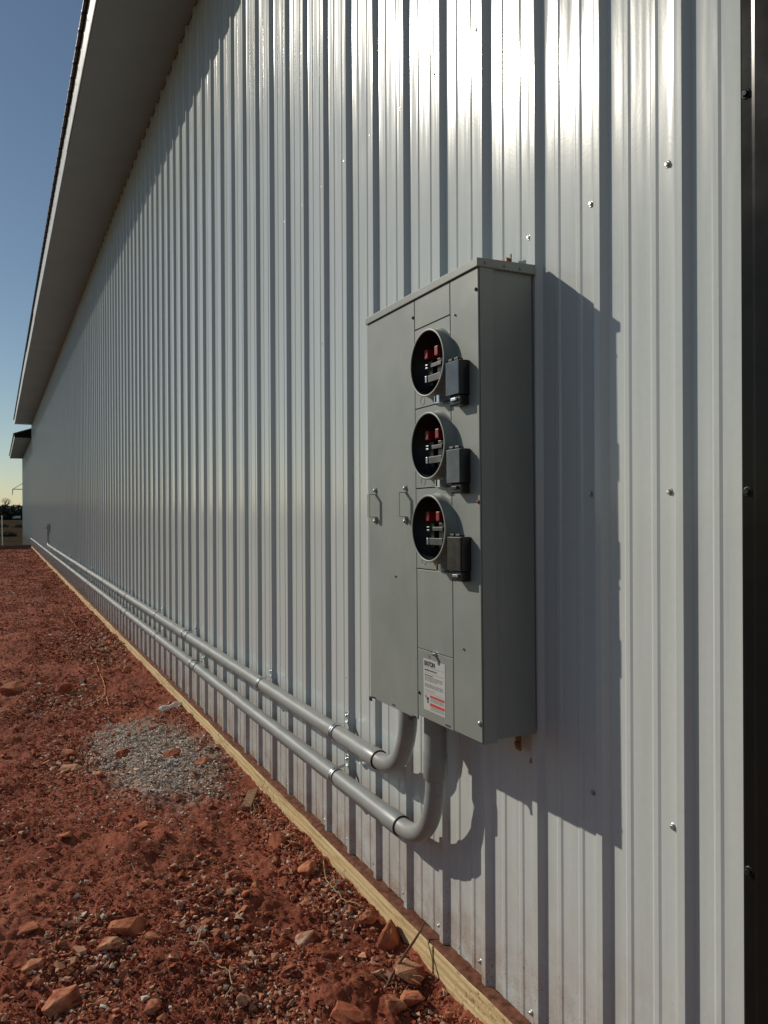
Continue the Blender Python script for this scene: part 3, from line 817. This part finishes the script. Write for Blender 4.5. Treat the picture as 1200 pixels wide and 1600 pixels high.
# small disconnect box at the far end of the upper conduit
db = tag(empty('disconnect_box', (-.02, 20.75, .80)), 'small grey disconnect box far along the wall above the upper conduit', 'electrical box')
dbi = Matrix.Translation((.02, -20.75, -.80))
for mb, nm, mt in ((MB().box(-.085, -.022, 20.67, 20.83, .80, .985), 'case', 'grey'), (MB().box(-.095, -.0855, 20.66, 20.84, .795, .99), 'door', 'grey'), (MB().box(-.10, -.022, 20.655, 20.845, .9905, 1.0), 'rain_cap', 'grey'), (MB().box(-.110, -.0952, 20.735, 20.76, .87, .92), 'lever', 'black')):
    o = mb.build(nm, M[mt], db, .003); o.matrix_parent_inverse = dbi

# ------------------------------------------------------------------ rocks
def hull(npts, seed, flat=0.75, sub=0, rough=0.0):
    rng = np.random.default_rng(seed); p = rng.normal(size=(npts, 3)); p /= np.linalg.norm(p, axis=1)[:, None]
    p *= (0.78 + 0.3 * rng.random((npts, 1))); p[:, 2] *= flat; p[:, 1] *= 0.6 + 0.35 * rng.random()
    bm = bmesh.new(); [bm.verts.new(v) for v in p * 0.5]
    r = bmesh.ops.convex_hull(bm, input=bm.verts)
    junk = [g for g in r.get('geom_interior', []) if isinstance(g, bmesh.types.BMVert)] + [g for g in r.get('geom_unused', []) if isinstance(g, bmesh.types.BMVert)]
    bmesh.ops.delete(bm, geom=list(set(junk)), context='VERTS')
    if sub:
        bmesh.ops.bevel(bm, geom=bm.edges[:], offset=0.025, segments=1, affect='EDGES', clamp_overlap=True)
        bmesh.ops.triangulate(bm, faces=bm.faces[:])
        bmesh.ops.subdivide_edges(bm, edges=bm.edges[:], cuts=sub, use_grid_fill=True)
        bmesh.ops.triangulate(bm, faces=bm.faces[:])
        co = np.array([v.co[:] for v in bm.verts])
        n = (vn(co[:, 0] * 7 + seed, co[:, 1] * 7 + co[:, 2] * 5) + 0.5 * vn(co[:, 0] * 17, co[:, 2] * 17 + co[:, 1] * 11 + seed)
             + 0.3 * vn(co[:, 1] * 37 + seed, co[:, 2] * 37 + co[:, 0] * 13))
        for v, k in zip(bm.verts, n): v.co *= 1 + rough * k
    return bm
rock_meshes = []
for k in range(9):
    bm = hull(13 + k % 4 * 3, 100 + k, 0.62 + 0.06 * (k % 4), 2, 0.17)
    me = bpy.data.meshes.new('rock'); bm.to_mesh(me); bm.free(); me.materials.append(M['rock']); rock_meshes.append(me)
stone_meshes = []
for k in range(8):
    bm = hull(11 + k % 3 * 2, 300 + k, 0.6 + 0.05 * (k % 4), 0)
    bmesh.ops.bevel(bm, geom=bm.edges[:], offset=0.04, segments=1, affect='EDGES', clamp_overlap=True)
    bmesh.ops.triangulate(bm, faces=bm.faces[:])
    me = bpy.data.meshes.new('stone'); bm.to_mesh(me); bm.free(); me.materials.append(M['rock']); stone_meshes.append(me)

random.seed(21)
ROCKS = [
 (-0.808, 2.585, .105, .85, 'large tan rock with a flat sunlit face, biggest in the left foreground dirt'),
 (-0.871, 2.520, .068, .9, 'tan rock leaning against the biggest rock in the left foreground'),
 (-1.028, 2.336, .085, .9, 'pinkish angular rock casting a long shadow at the bottom left corner'),
 (-1.090, 3.652, .062, .7, 'small tan rock at the left frame edge below the gravel'),
 (-0.940, 3.422, .060, .5, 'low dark tan rock lying left of the long flat pink stone'),
 (-0.598, 3.453, .125, .35, 'long flat pinkish slab of stone just below the gravel patch'),
 (-0.399, 2.797, .068, .6, 'brown rock half buried midway between the gravel and the board joint'),
 (-0.125, 2.706, .088, .75, 'angular tan rock close to the skirt board below the wooden stake'),
 (-0.292, 2.331, .066, .8, 'orange rock with a dark shadow in open dirt near the skirt board'),
 (-0.401, 2.625, .045, .9, 'small upright red rock beside a scatter of pale pebbles'),
 (-1.100, 2.766, .060, .4, 'flat pale pink stone at the left frame edge in the foreground'),
 (-1.093, 2.539, .052, .8, 'brown rock at the left frame edge above the pinkish angular rock'),
 (-0.805, 2.175, .046, .6, 'small oval tan stone at the very bottom of the dirt'),
 (-0.920, 2.296, .040, .6, 'small pale tan stone right of the pinkish angular rock'),
 (-0.580, 2.718, .040, .9, 'small whitish rock among pale pebbles in the middle foreground'),
 (-0.159, 2.990, .080, .8, 'reddish rock beside the skirt board right of the gravel'),
 (-0.088, 2.147, .078, 1.15, 'upright orange rock standing against the skirt board by the brown stick'),
 (-0.105, 1.977, .086, .85, 'big orange rock under the stick at the skirt board'),
 (-0.195, 1.895, .056, .9, 'orange rock left of a pair, at the bottom edge near the board'),
 (-0.140, 1.890, .060, .85, 'orange rock right of a pair, at the bottom edge near the board'),
 (-0.332, 1.906, .080, .7, 'broad dark red rock cut off by the bottom edge of the picture'),
 (-0.095, 2.276, .050, .9, 'round red rock touching the skirt board above the upright orange rock'),
 (-0.078, 1.786, .034, .9, 'small red rock in the shade at the foot of the nearest skirt board'),
 (-0.762, 6.339, .165, .8, 'large tan boulder left of the orange string beyond the gravel'),
 (-0.562, 4.453, .078, .8, 'dark red rock sitting on the left part of the gravel patch'),
 (-0.328, 4.257, .080, .75, 'tan blocky rock sitting in the middle of the gravel patch'),
 (-0.219, 4.050, .074, .6, 'red rock on the right side of the gravel patch near the board'),
 (-0.821, 4.742, .080, .8, 'tan rock above its neighbour at the left fringe of the gravel'),
 (-0.830, 4.497, .100, .6, 'broad tan rock at the left fringe of the gravel'),
 (-1.090, 6.500, .140, .8, 'dark brown clod at the left frame edge beside the large boulder'),
 (-0.196, 6.877, .085, .7, 'tan rock in the dirt between the string and the skirt board'),
 (-0.303, 4.929, .070, .7, 'red stone on the upper rim of the gravel patch'),
 (-0.189, 2.785, .062, .6, 'flat red rock just left of the angular tan rock at the board'),
 (-0.214, 2.548, .062, .5, 'flat pinkish stone between the board and the small upright red rock'),
]
occ = []
def ghs(x, y): return float(gh(np.array([x]), np.array([y]))[0])
for i, (x, y, w, asp, lab) in enumerate(ROCKS):
    o = link('rock', rock_meshes[i % 9])
    o.scale = (w * 1.45, w * 1.55, w * 1.45 * asp)
    o.rotation_euler = (random.uniform(-.25, .25), random.uniform(-.25, .25), random.uniform(0, 6.28))
    o.location = (x, y, ghs(x, y) + w * asp * 0.16)
    tag(o, lab, 'rock', 'rocks on the red dirt'); occ.append((x, y, w * .6))
# smaller loose stones, each one a piece of the ground
cnt = 0
clusters = [(-0.50, 2.28, .085, .28, 90), (-0.52, 2.70, .09, .28, 60), (-0.85, 4.6, .12, .35, 40), (-0.15, 2.7, .06, .5, 30), (-0.95, 2.45, .12, .25, 14)]
spots = []
for cx, cy, sx, sy, n in clusters:
    for _ in range(n): spots.append((random.gauss(cx, sx), random.gauss(cy, sy)))
while len(spots) < 520:
    y = math.exp(random.uniform(math.log(1.8), math.log(11))); spots.append((random.uniform(-1.75, -0.07), y))
for x, y in spots:
    if cnt >= 296: break
    if x > -0.065 or x < -2.3 or y < 1.5: continue
    w = min(0.07, max(.018, random.lognormvariate(math.log(.031), .4))) * (1 + max(0, y - 4) * .13)
    if any((x - a) ** 2 + (y - b) ** 2 < (c + w * .5) ** 2 for a, b, c in occ): continue
    occ.append((x, y, w * .5))
    o = link('stone', random.choice(stone_meshes), ground)
    o.scale = (w * random.uniform(.9, 1.4), w, w * random.uniform(.55, 1.0))
    o.rotation_euler = (random.uniform(-.4, .4), random.uniform(-.4, .4), random.uniform(0, 6.28))
    o.location = (x, y, ghs(x, y) + w * 0.24); cnt += 1

# countless pebbles and gravel: real little stones joined into one object each
def scatter(name, P, S, cols, seed, mat):
    rng = np.random.default_rng(seed); prot = []
    for k in range(10):
        bm = hull(7 + k % 3, 500 + k, 0.7); bm.verts.ensure_lookup_table()
        prot.append((np.array([v.co[:] for v in bm.verts]), np.array([[q.index for q in f.verts] for f in bm.faces if len(f.verts) == 3]))); 
        for i_, v in enumerate(bm.verts): v.index = i_
        prot[-1] = (prot[-1][0], np.array([[q.index for q in f.verts] for f in bm.faces])); bm.free()
    VV, FF, CC = [], [], []; base = 0
    kind = rng.integers(0, 10, len(P))
    for k in range(10):
        ii = np.where(kind == k)[0]; pv, pf = prot[k]
        if len(ii) == 0: continue
        a = rng.random(len(ii)) * 6.283; b = rng.normal(0, .5, len(ii))
        ca, sa, cb, sb = np.cos(a), np.sin(a), np.cos(b), np.sin(b)
        q = pv[None] * S[ii][:, None, None] * (1 + .25 * rng.normal(size=(len(ii), 1, 3))).clip(.5, 1.6)
        y = q[..., 1] * cb[:, None] - q[..., 2] * sb[:, None]; z = q[..., 1] * sb[:, None] + q[..., 2] * cb[:, None]
        x2 = q[..., 0] * ca[:, None] - y * sa[:, None]; y2 = q[..., 0] * sa[:, None] + y * ca[:, None]
        vv = np.stack([x2, y2, z], -1) + P[ii][:, None]
        n = len(pv); VV.append(vv.reshape(-1, 3))
        FF.append((pf[None] + (np.arange(len(ii)) * n)[:, None, None] + base).reshape(-1, 3)); base += len(ii) * n
        CC.append(np.repeat(cols[ii], n, axis=0))
    V_, F_, C_ = np.concatenate(VV), np.concatenate(FF), np.concatenate(CC)
    me = np_mesh(name, V_, F_, mat)
    at = me.color_attributes.new('Col', 'FLOAT_COLOR', 'POINT')
    at.data.foreach_set('color', np.concatenate([C_, np.ones((len(C_), 1))], 1).astype(np.float32).ravel())
    return me
rng = np.random.default_rng(12)
n = 130000
y = np.exp(rng.uniform(np.log(1.45), np.log(31.5), n)); x = -0.05 - rng.random(n) ** 1.1 * 1.8
zone = np.zeros(n)
for zx, zy, sx_, sy_ in ((-.50, 2.45, .16, .55), (-.85, 4.6, .16, .4), (-.14, 2.6, .07, .8), (-.95, 2.5, .14, .3), (-.75, 6.2, .3, .6), (-.3, 8.5, .3, 1.2)):
    zone += np.exp(-((x - zx) / sx_) ** 2 - ((y - zy) / sy_) ** 2)
dens = 0.02 + 1.3 * vn(x * 2.6 + 7, y * 1.9) + 0.9 * vn(x * 9, y * 8 + 4) + 0.9 * zone
keep = rng.random(n) < np.clip(0.42 + dens * 1.2, 0.15, 1); x, y, zone = x[keep], y[keep], zone[keep]
s = np.clip(rng.lognormal(np.log(.0092), .5, len(x)), .004, .032) * (1 + np.maximum(0, y - 3) * .12)
s = np.minimum(s * (0.80 + 0.75 * np.clip(zone, 0, 1)), .06)
pal = np.array([(.37, .102, .053), (.46, .17, .093), (.28, .073, .039), (.50, .25, .15), (.55, .36, .25), (.58, .50, .42), (.16, .046, .026)])
ci = rng.choice(len(pal), len(x), p=[.30, .22, .20, .12, .06, .03, .07])
pale = (zone > .35) & (rng.random(len(x)) < .5)
ci = np.where(pale, rng.choice([3, 4, 1, 5], len(x), p=[.4, .3, .2, .1]), ci)
cols = pal[ci] * rng.uniform(.8, 1.2, (len(x), 1))
P = np.stack([x, y, gh(x, y) + s * .22 + .002], -1)
tag(link('pebbles', scatter('pebbles', P, s, cols, 5, M['pebble'])), 'small reddish pebbles and clods scattered over the dirt', 'pebbles', kind='stuff')
n = 30000
x = GX + rng.normal(0, .30, n); y = GY + rng.normal(0, .62, n)
m = gravel_mask(x, y); keep = (rng.random(n) < np.clip(m * 1.4, 0.05, 1)) & (x < -.055); x, y = x[keep], y[keep]
s = np.clip(rng.lognormal(np.log(.0115), .36, len(x)), .006, .026)
pal = np.array([(.60, .54, .47), (.68, .62, .54), (.50, .43, .36), (.74, .69, .61), (.52, .32, .22)])
ci = rng.choice(len(pal), len(x), p=[.34, .27, .17, .12, .10])
cols = pal[ci] * rng.uniform(.85, 1.15, (len(x), 1))
P = np.stack([x, y, gh(x, y) + s * (.1 + .45 * rng.random(len(x)))], -1)
tag(link('gravel', scatter('gravel', P, s, cols, 6, M['pebble'])), 'patch of pale grey gravel spilled on the red dirt beside the skirt board', 'gravel', kind='stuff')

# ------------------------------------------------------------------ litter, string, sticks
def bottle():
    prof = [(0, .006), (.002, .026), (.012, .031), (.035, .030), (.05, .028), (.065, .031), (.09, .030), (.105, .027), (.12, .031), (.145, .026), (.163, .014), (.172, .012), (.180, .012), (.181, .004)]
    mb = MB(); seg = 24; vs = []
    for i, (t, r) in enumerate(prof):
        for k in range(seg):
            a = 2 * math.pi * k / seg
            rr = r * (1 + .22 * float(vn(np.array([t * 40 + 3.]), np.array([k * .55]))[0])) * (0.62 if .05 < t < .11 and math.sin(a) > .3 else 1)
            vs.append((rr * math.cos(a), t, rr * .8 * math.sin(a)))
    mb.add(vs, [(i * seg + k, i * seg + (k + 1) % seg, (i + 1) * seg + (k + 1) % seg, (i + 1) * seg + k) for i in range(len(prof) - 1) for k in range(seg)], True)
    return mb
bt = tag(empty('plastic_bottle', (-.20, 5.30, -.065)), 'crumpled clear plastic bottle lying against the skirt board', 'bottle')
bt.rotation_euler = (rad(4), 0, rad(-62))
bottle().build('bottle_body', M['bottle'], bt)
MB().tube([(0, .172, 0), (0, .186, 0), (0, .188, 0)], [.0138, .0138, .010], 18).build('bottle_cap', M['white_paint'], bt)

def on_ground(pts, lift=.003): return [(x, y, ghs(x, y) + lift) for x, y in pts]
def polyline(pts, n=10):
    out = []
    for i in range(len(pts) - 1):
        for k in range(n): t = k / n; out.append(tuple(a + (b - a) * t for a, b in zip(pts[i], pts[i + 1])))
    return out + [pts[-1]]
st = [(-.385, 11.15), (-.345, 10.1), (-.325, 9.28), (-.345, 8.3), (-.385, 7.29), (-.43, 6.4), (-.483, 5.70)]
tag(MB().tube([(x + .008 * math.sin(y * 5), y, ghs(x, y) + .008) for x, y in polyline(st, 12)], .0035, 6).build('string', M['string']), 'thin orange builder string trailing over the dirt towards the gravel', 'string')
# leaning stick by the board
tag(MB().tube([(-.175, 1.985, -.115), (-.140, 1.992, -.072), (-.105, 1.988, -.030), (-.075, 1.99, -.002), (-.052, 1.992, .022), (-.034, 1.996, .044)], [.0048, .0046, .0042, .0038, .003, .0015], 8).build('stick', M['twig']),
    'reddish brown stick leaning over the skirt board near its joint', 'stick')
# wooden stake lying by the board
mb = MB(); ax = Vector((.07, .125, .022)).normalized()
sd = Vector((ax.y, -ax.x, 0)).normalized(); upv = ax.cross(sd)
b0 = Vector((-.165, 3.42, -.085)); b1 = b0 + ax * .15
rect = [(-.022, -.008), (.022, -.008), (.022, .008), (-.022, .008)]
mb.add([b0 + sd * a + upv * b for a, b in rect] + [b1 + sd * a + upv * b + ax * (.018 if a > 0 else -.004) for a, b in rect], [(0, 3, 2, 1), (4, 5, 6, 7)] + [(k, (k + 1) % 4, 4 + (k + 1) % 4, 4 + k) for k in range(4)])
tag(mb.build('wooden_stake', M['bare_wood'], None, .0015), 'short weathered wooden stake end poking from the dirt beside the skirt board', 'stake')
def weeds(cx, cy, n, spread, hgt, label, seed):
    random.seed(seed); mb = MB()
    for _ in range(n):
        x, y = cx + random.gauss(0, spread), cy + random.gauss(0, spread * 1.4)
        x = min(x, -.05); z = ghs(x, y); a = random.uniform(0, 6.28); L = hgt * random.uniform(.5, 1.2); ln = random.uniform(.5, 1.6)
        pts = [(x + math.cos(a) * L * ln * t + random.gauss(0, .003), y + math.sin(a) * L * ln * t + random.gauss(0, .003), z + L * (t - .45 * t * t * ln)) for t in (0, .3, .6, .85, 1)]
        pts = [(min(p[0], -.046), p[1], max(p[2], ghs(min(p[0], -.046), p[1]) + .002)) for p in pts]
        mb.tube(pts, [.0013, .0012, .001, .0008, .0004], 4)
    tag(mb.build('dry_weed', M['straw']), label, 'weed', 'dry weeds by the board')
weeds(-.13, 1.98, 16, .035, .055, 'tangle of dry straw stems around the foot of the leaning stick', 1)
weeds(-.13, 3.42, 13, .03, .06, 'dry weed stems growing around the wooden stake', 2)
weeds(-.08, 2.55, 9, .02, .05, 'thin dry weed stalks beside the board near the angular tan rock', 3)
random.seed(31)
def root(pts, label):
    tag(MB().tube([(x, y, ghs(x, y) + .012 + .006 * abs(math.sin(i * 1.3))) for i, (x, y) in enumerate(polyline(pts, 6))], .0021, 6).build('root', M['straw']), label, 'root')
root([(-.62, 2.52), (-.60, 2.46), (-.625, 2.40), (-.60, 2.33)], 'pale curly root lying in the pebbles of the foreground')
root([(-.60, 2.27), (-.575, 2.22), (-.585, 2.15), (-.62, 2.11)], 'pale thin root lying nearest the bottom edge among pebbles')
root([(-.07, 2.72), (-.10, 2.62), (-.12, 2.52), (-.115, 2.42), (-.09, 2.34)], 'long thin pale root running along the skirt board')
mb = MB()
for _ in range(420):
    y = math.exp(random.uniform(math.log(1.5), math.log(14))); x = random.uniform(-1.9, -.07); a = random.uniform(0, 6.28); L = random.uniform(.02, .07) * (1 + y * .06)
    x2, y2 = min(x + L * math.cos(a), -.05), y + L * math.sin(a); z1, z2 = ghs(x, y) + .004, ghs(x2, y2) + .004
    w = .0011
    mb.tube([(x, y, z1), ((x + x2) / 2, (y + y2) / 2, (z1 + z2) / 2 + .003), (x2, y2, z2)], [w, w, w * .5], 3, False)
tag(mb.build('straw_bits', M['straw']), 'scattered bits of dry straw on the dirt', 'straw', kind='stuff')

# ------------------------------------------------------------------ far end: board, post, pole, trees, truck
tag(MB().box(-14, -.05, 31.93, 31.97, -.35, .05).build('edge_board', M['old_board'], None, .004), 'dark board set on edge across the far end of the yard', 'board')
tp = tag(empty('white_post', (-1.0, 34.2, -.7)), 'thin white post standing beyond the far board at the left edge', 'post')
MB().tube([(0, 0, 0), (-.03, 0, 1.80)], .017, 10).build('shaft', M['white_paint'], tp)
MB().tube([(-.03, 0, 1.80), (-.031, 0, 1.85), (-.031, 0, 1.86)], [.024, .024, .01], 10).build('cap', M['white_paint'], tp)
ud = Vector((math.sin(TH), math.cos(TH), 0)); 
def fpos(px, dep): 
    r = (px - 600) / 1190 * dep
    return (-1.18 + r * math.cos(TH) + dep * math.sin(TH), -r * math.sin(TH) + dep * math.cos(TH))
px_, py_ = fpos(43, 150)
up_ = tag(empty('utility_pole', (px_, py_, -.65)), 'utility pole arm with diagonal brace showing past the far corner of the wall', 'utility pole')
MB().tube([(0, 0, 0), (0, 0, 9.4)], [.17, .11], 12).build('mast', M['pole'], up_)
MB().box(-2.65, 1.0, -.06, .06, 6.40, 6.54).build('crossarm', M['pole'], up_)
MB().tube([(-2.55, 0, 6.50), (0, 0, 8.2)], .05, 8).build('brace', M['pole'], up_)
MB().tube([(-2.6, 0, 6.40), (-2.63, 0, 5.9), (-2.70, 0, 5.25)], [.06, .07, .03], 8).build('insulator', M['pole'], up_)
# truck in front of the trees (built at full size, a small one)
tx_, ty_ = fpos(25, 206)
tk = tag(empty('parked_truck', (tx_, ty_, -.65)), 'tiny white truck parked in front of the dark far trees', 'truck')
MB().box(-.4, 2.2, -1, 1, .7, 2.0).build('cargo_box', M['white_paint'], tk, .05)
MB().add([(-.42, -1, .6), (-1.7, -1, .6), (-1.7, -1, 1.2), (-1.2, -1, 1.9), (-.42, -1, 1.9), (-.42, 1, .6), (-1.7, 1, .6), (-1.7, 1, 1.2), (-1.2, 1, 1.9), (-.42, 1, 1.9)],
    [(0, 1, 2, 3, 4), (9, 8, 7, 6, 5), (0, 5, 6, 1), (1, 6, 7, 2), (2, 7, 8, 3), (3, 8, 9, 4), (4, 9, 5, 0)]).build('cab', M['white_paint'], tk)
MB().box(-1.15, -.6, -1.01, -1.002, 1.25, 1.75).build('window', M['glass'], tk)
for wx in (-1.2, 1.5):
    MB().tube([(wx, -1.02, .38), (wx, 1.02, .38)], .38, 16).build('wheel', M['tyre'], tk)

tk.scale = (.5, .5, .5)
def leaf_cloud(blobs, leaf, per, seed):
    r = np.random.default_rng(seed); VV = []
    for (cx, cy, cz, rx, ry, rz) in blobs:
        p = r.normal(size=(per, 3)); p /= np.linalg.norm(p, axis=1)[:, None]; p *= r.random((per, 1)) ** .4
        p = p * np.array([rx, ry, rz]) + np.array([cx, cy, cz])
        VV.append((p[:, None, :] + r.normal(0, leaf, (per, 3, 3))).reshape(-1, 3))
    V = np.concatenate(VV); return V, np.arange(len(V)).reshape(-1, 3)
random.seed(8)
blobs = []
for k in range(620):
    X = random.uniform(-150, 200) if k < 330 else random.uniform(-30, 25); Y = random.uniform(229, 270); h = random.uniform(2.4, 4.4)
    blobs.append((X, Y, -.6 + h * .42, random.uniform(2.0, 4.0), 2.5, h * .6))
V, F = leaf_cloud(blobs, .42, 120, 3)
tag(link('treeline', np_mesh('treeline', V, F, M['leaf'])), 'distant dark belt of trees along the horizon behind the field', 'treeline', kind='stuff')
for (px, dep, w, h, lab) in ((13, 62, .7, .28, 'low dark shrub in the field nearest the white post'), (31, 95, .9, .4, 'dark shrub in the field beside the wall corner, below the trees'), (2, 100, 1.1, .4, 'dark shrub in the field at the left frame edge')):
    X, Y = fpos(px, dep)
    sh = tag(empty('shrub', (X, Y, -.65)), lab, 'shrub', 'shrubs in the field')
    V, F = leaf_cloud([(0, 0, h * .5, w * .7, w * .7, h * .55), (w * .4, 0, h * .4, w * .5, w * .5, h * .4), (-w * .4, .1, h * .35, w * .5, w * .4, h * .4)], .07, 260, 5)
    link('foliage', np_mesh('foliage', V, F, M['shrub']), sh)
    b = MB()
    for k in range(5): b.tube([(0, 0, 0), (random.uniform(-.4, .4) * w, random.uniform(-.3, .3), h * .8)], [.03, .008], 5)
    b.build('stem', M['bark'], sh)
def bare_tree(px, dep, H, label, seed):
    random.seed(seed); X, Y = fpos(px, dep)
    t = tag(empty('bare_tree', (X, Y, -.65)), label, 'tree', 'bare trees above the tree belt')
    tr, cr = MB(), MB()
    tr.tube([(0, 0, 0), (.1, 0, H * .25), (.0, 0, H * .45)], [.22, .17, .13], 8)
    def br(p, d, L, r, lv):
        q = p + d * L; cr.tube([p, p + d * L * .5 + Vector((random.gauss(0, .06), random.gauss(0, .06), .05)) * L, q], [r, r * .75, r * .5], 4)
        if lv:
            for _ in range(3):
                nd = (d + Vector((random.gauss(0, .55), random.gauss(0, .55), random.gauss(.1, .3)))).normalized(); br(q, nd, L * random.uniform(.55, .8), r * .55, lv - 1)
    for _ in range(6):
        br(Vector((0, 0, H * random.uniform(.3, .45))), Vector((random.gauss(0, .5), random.gauss(0, .5), 1)).normalized(), H * .24, .09, 3)
    tr.build('trunk', M['bark'], t); cr.build('crown', M['bark'], t)
bare_tree(8, 225, 7.0, 'leafless tree standing above the far tree belt near the left edge', 4)
bare_tree(-26, 235, 7.5, 'leafless tree above the far tree belt, left of the other one', 9)
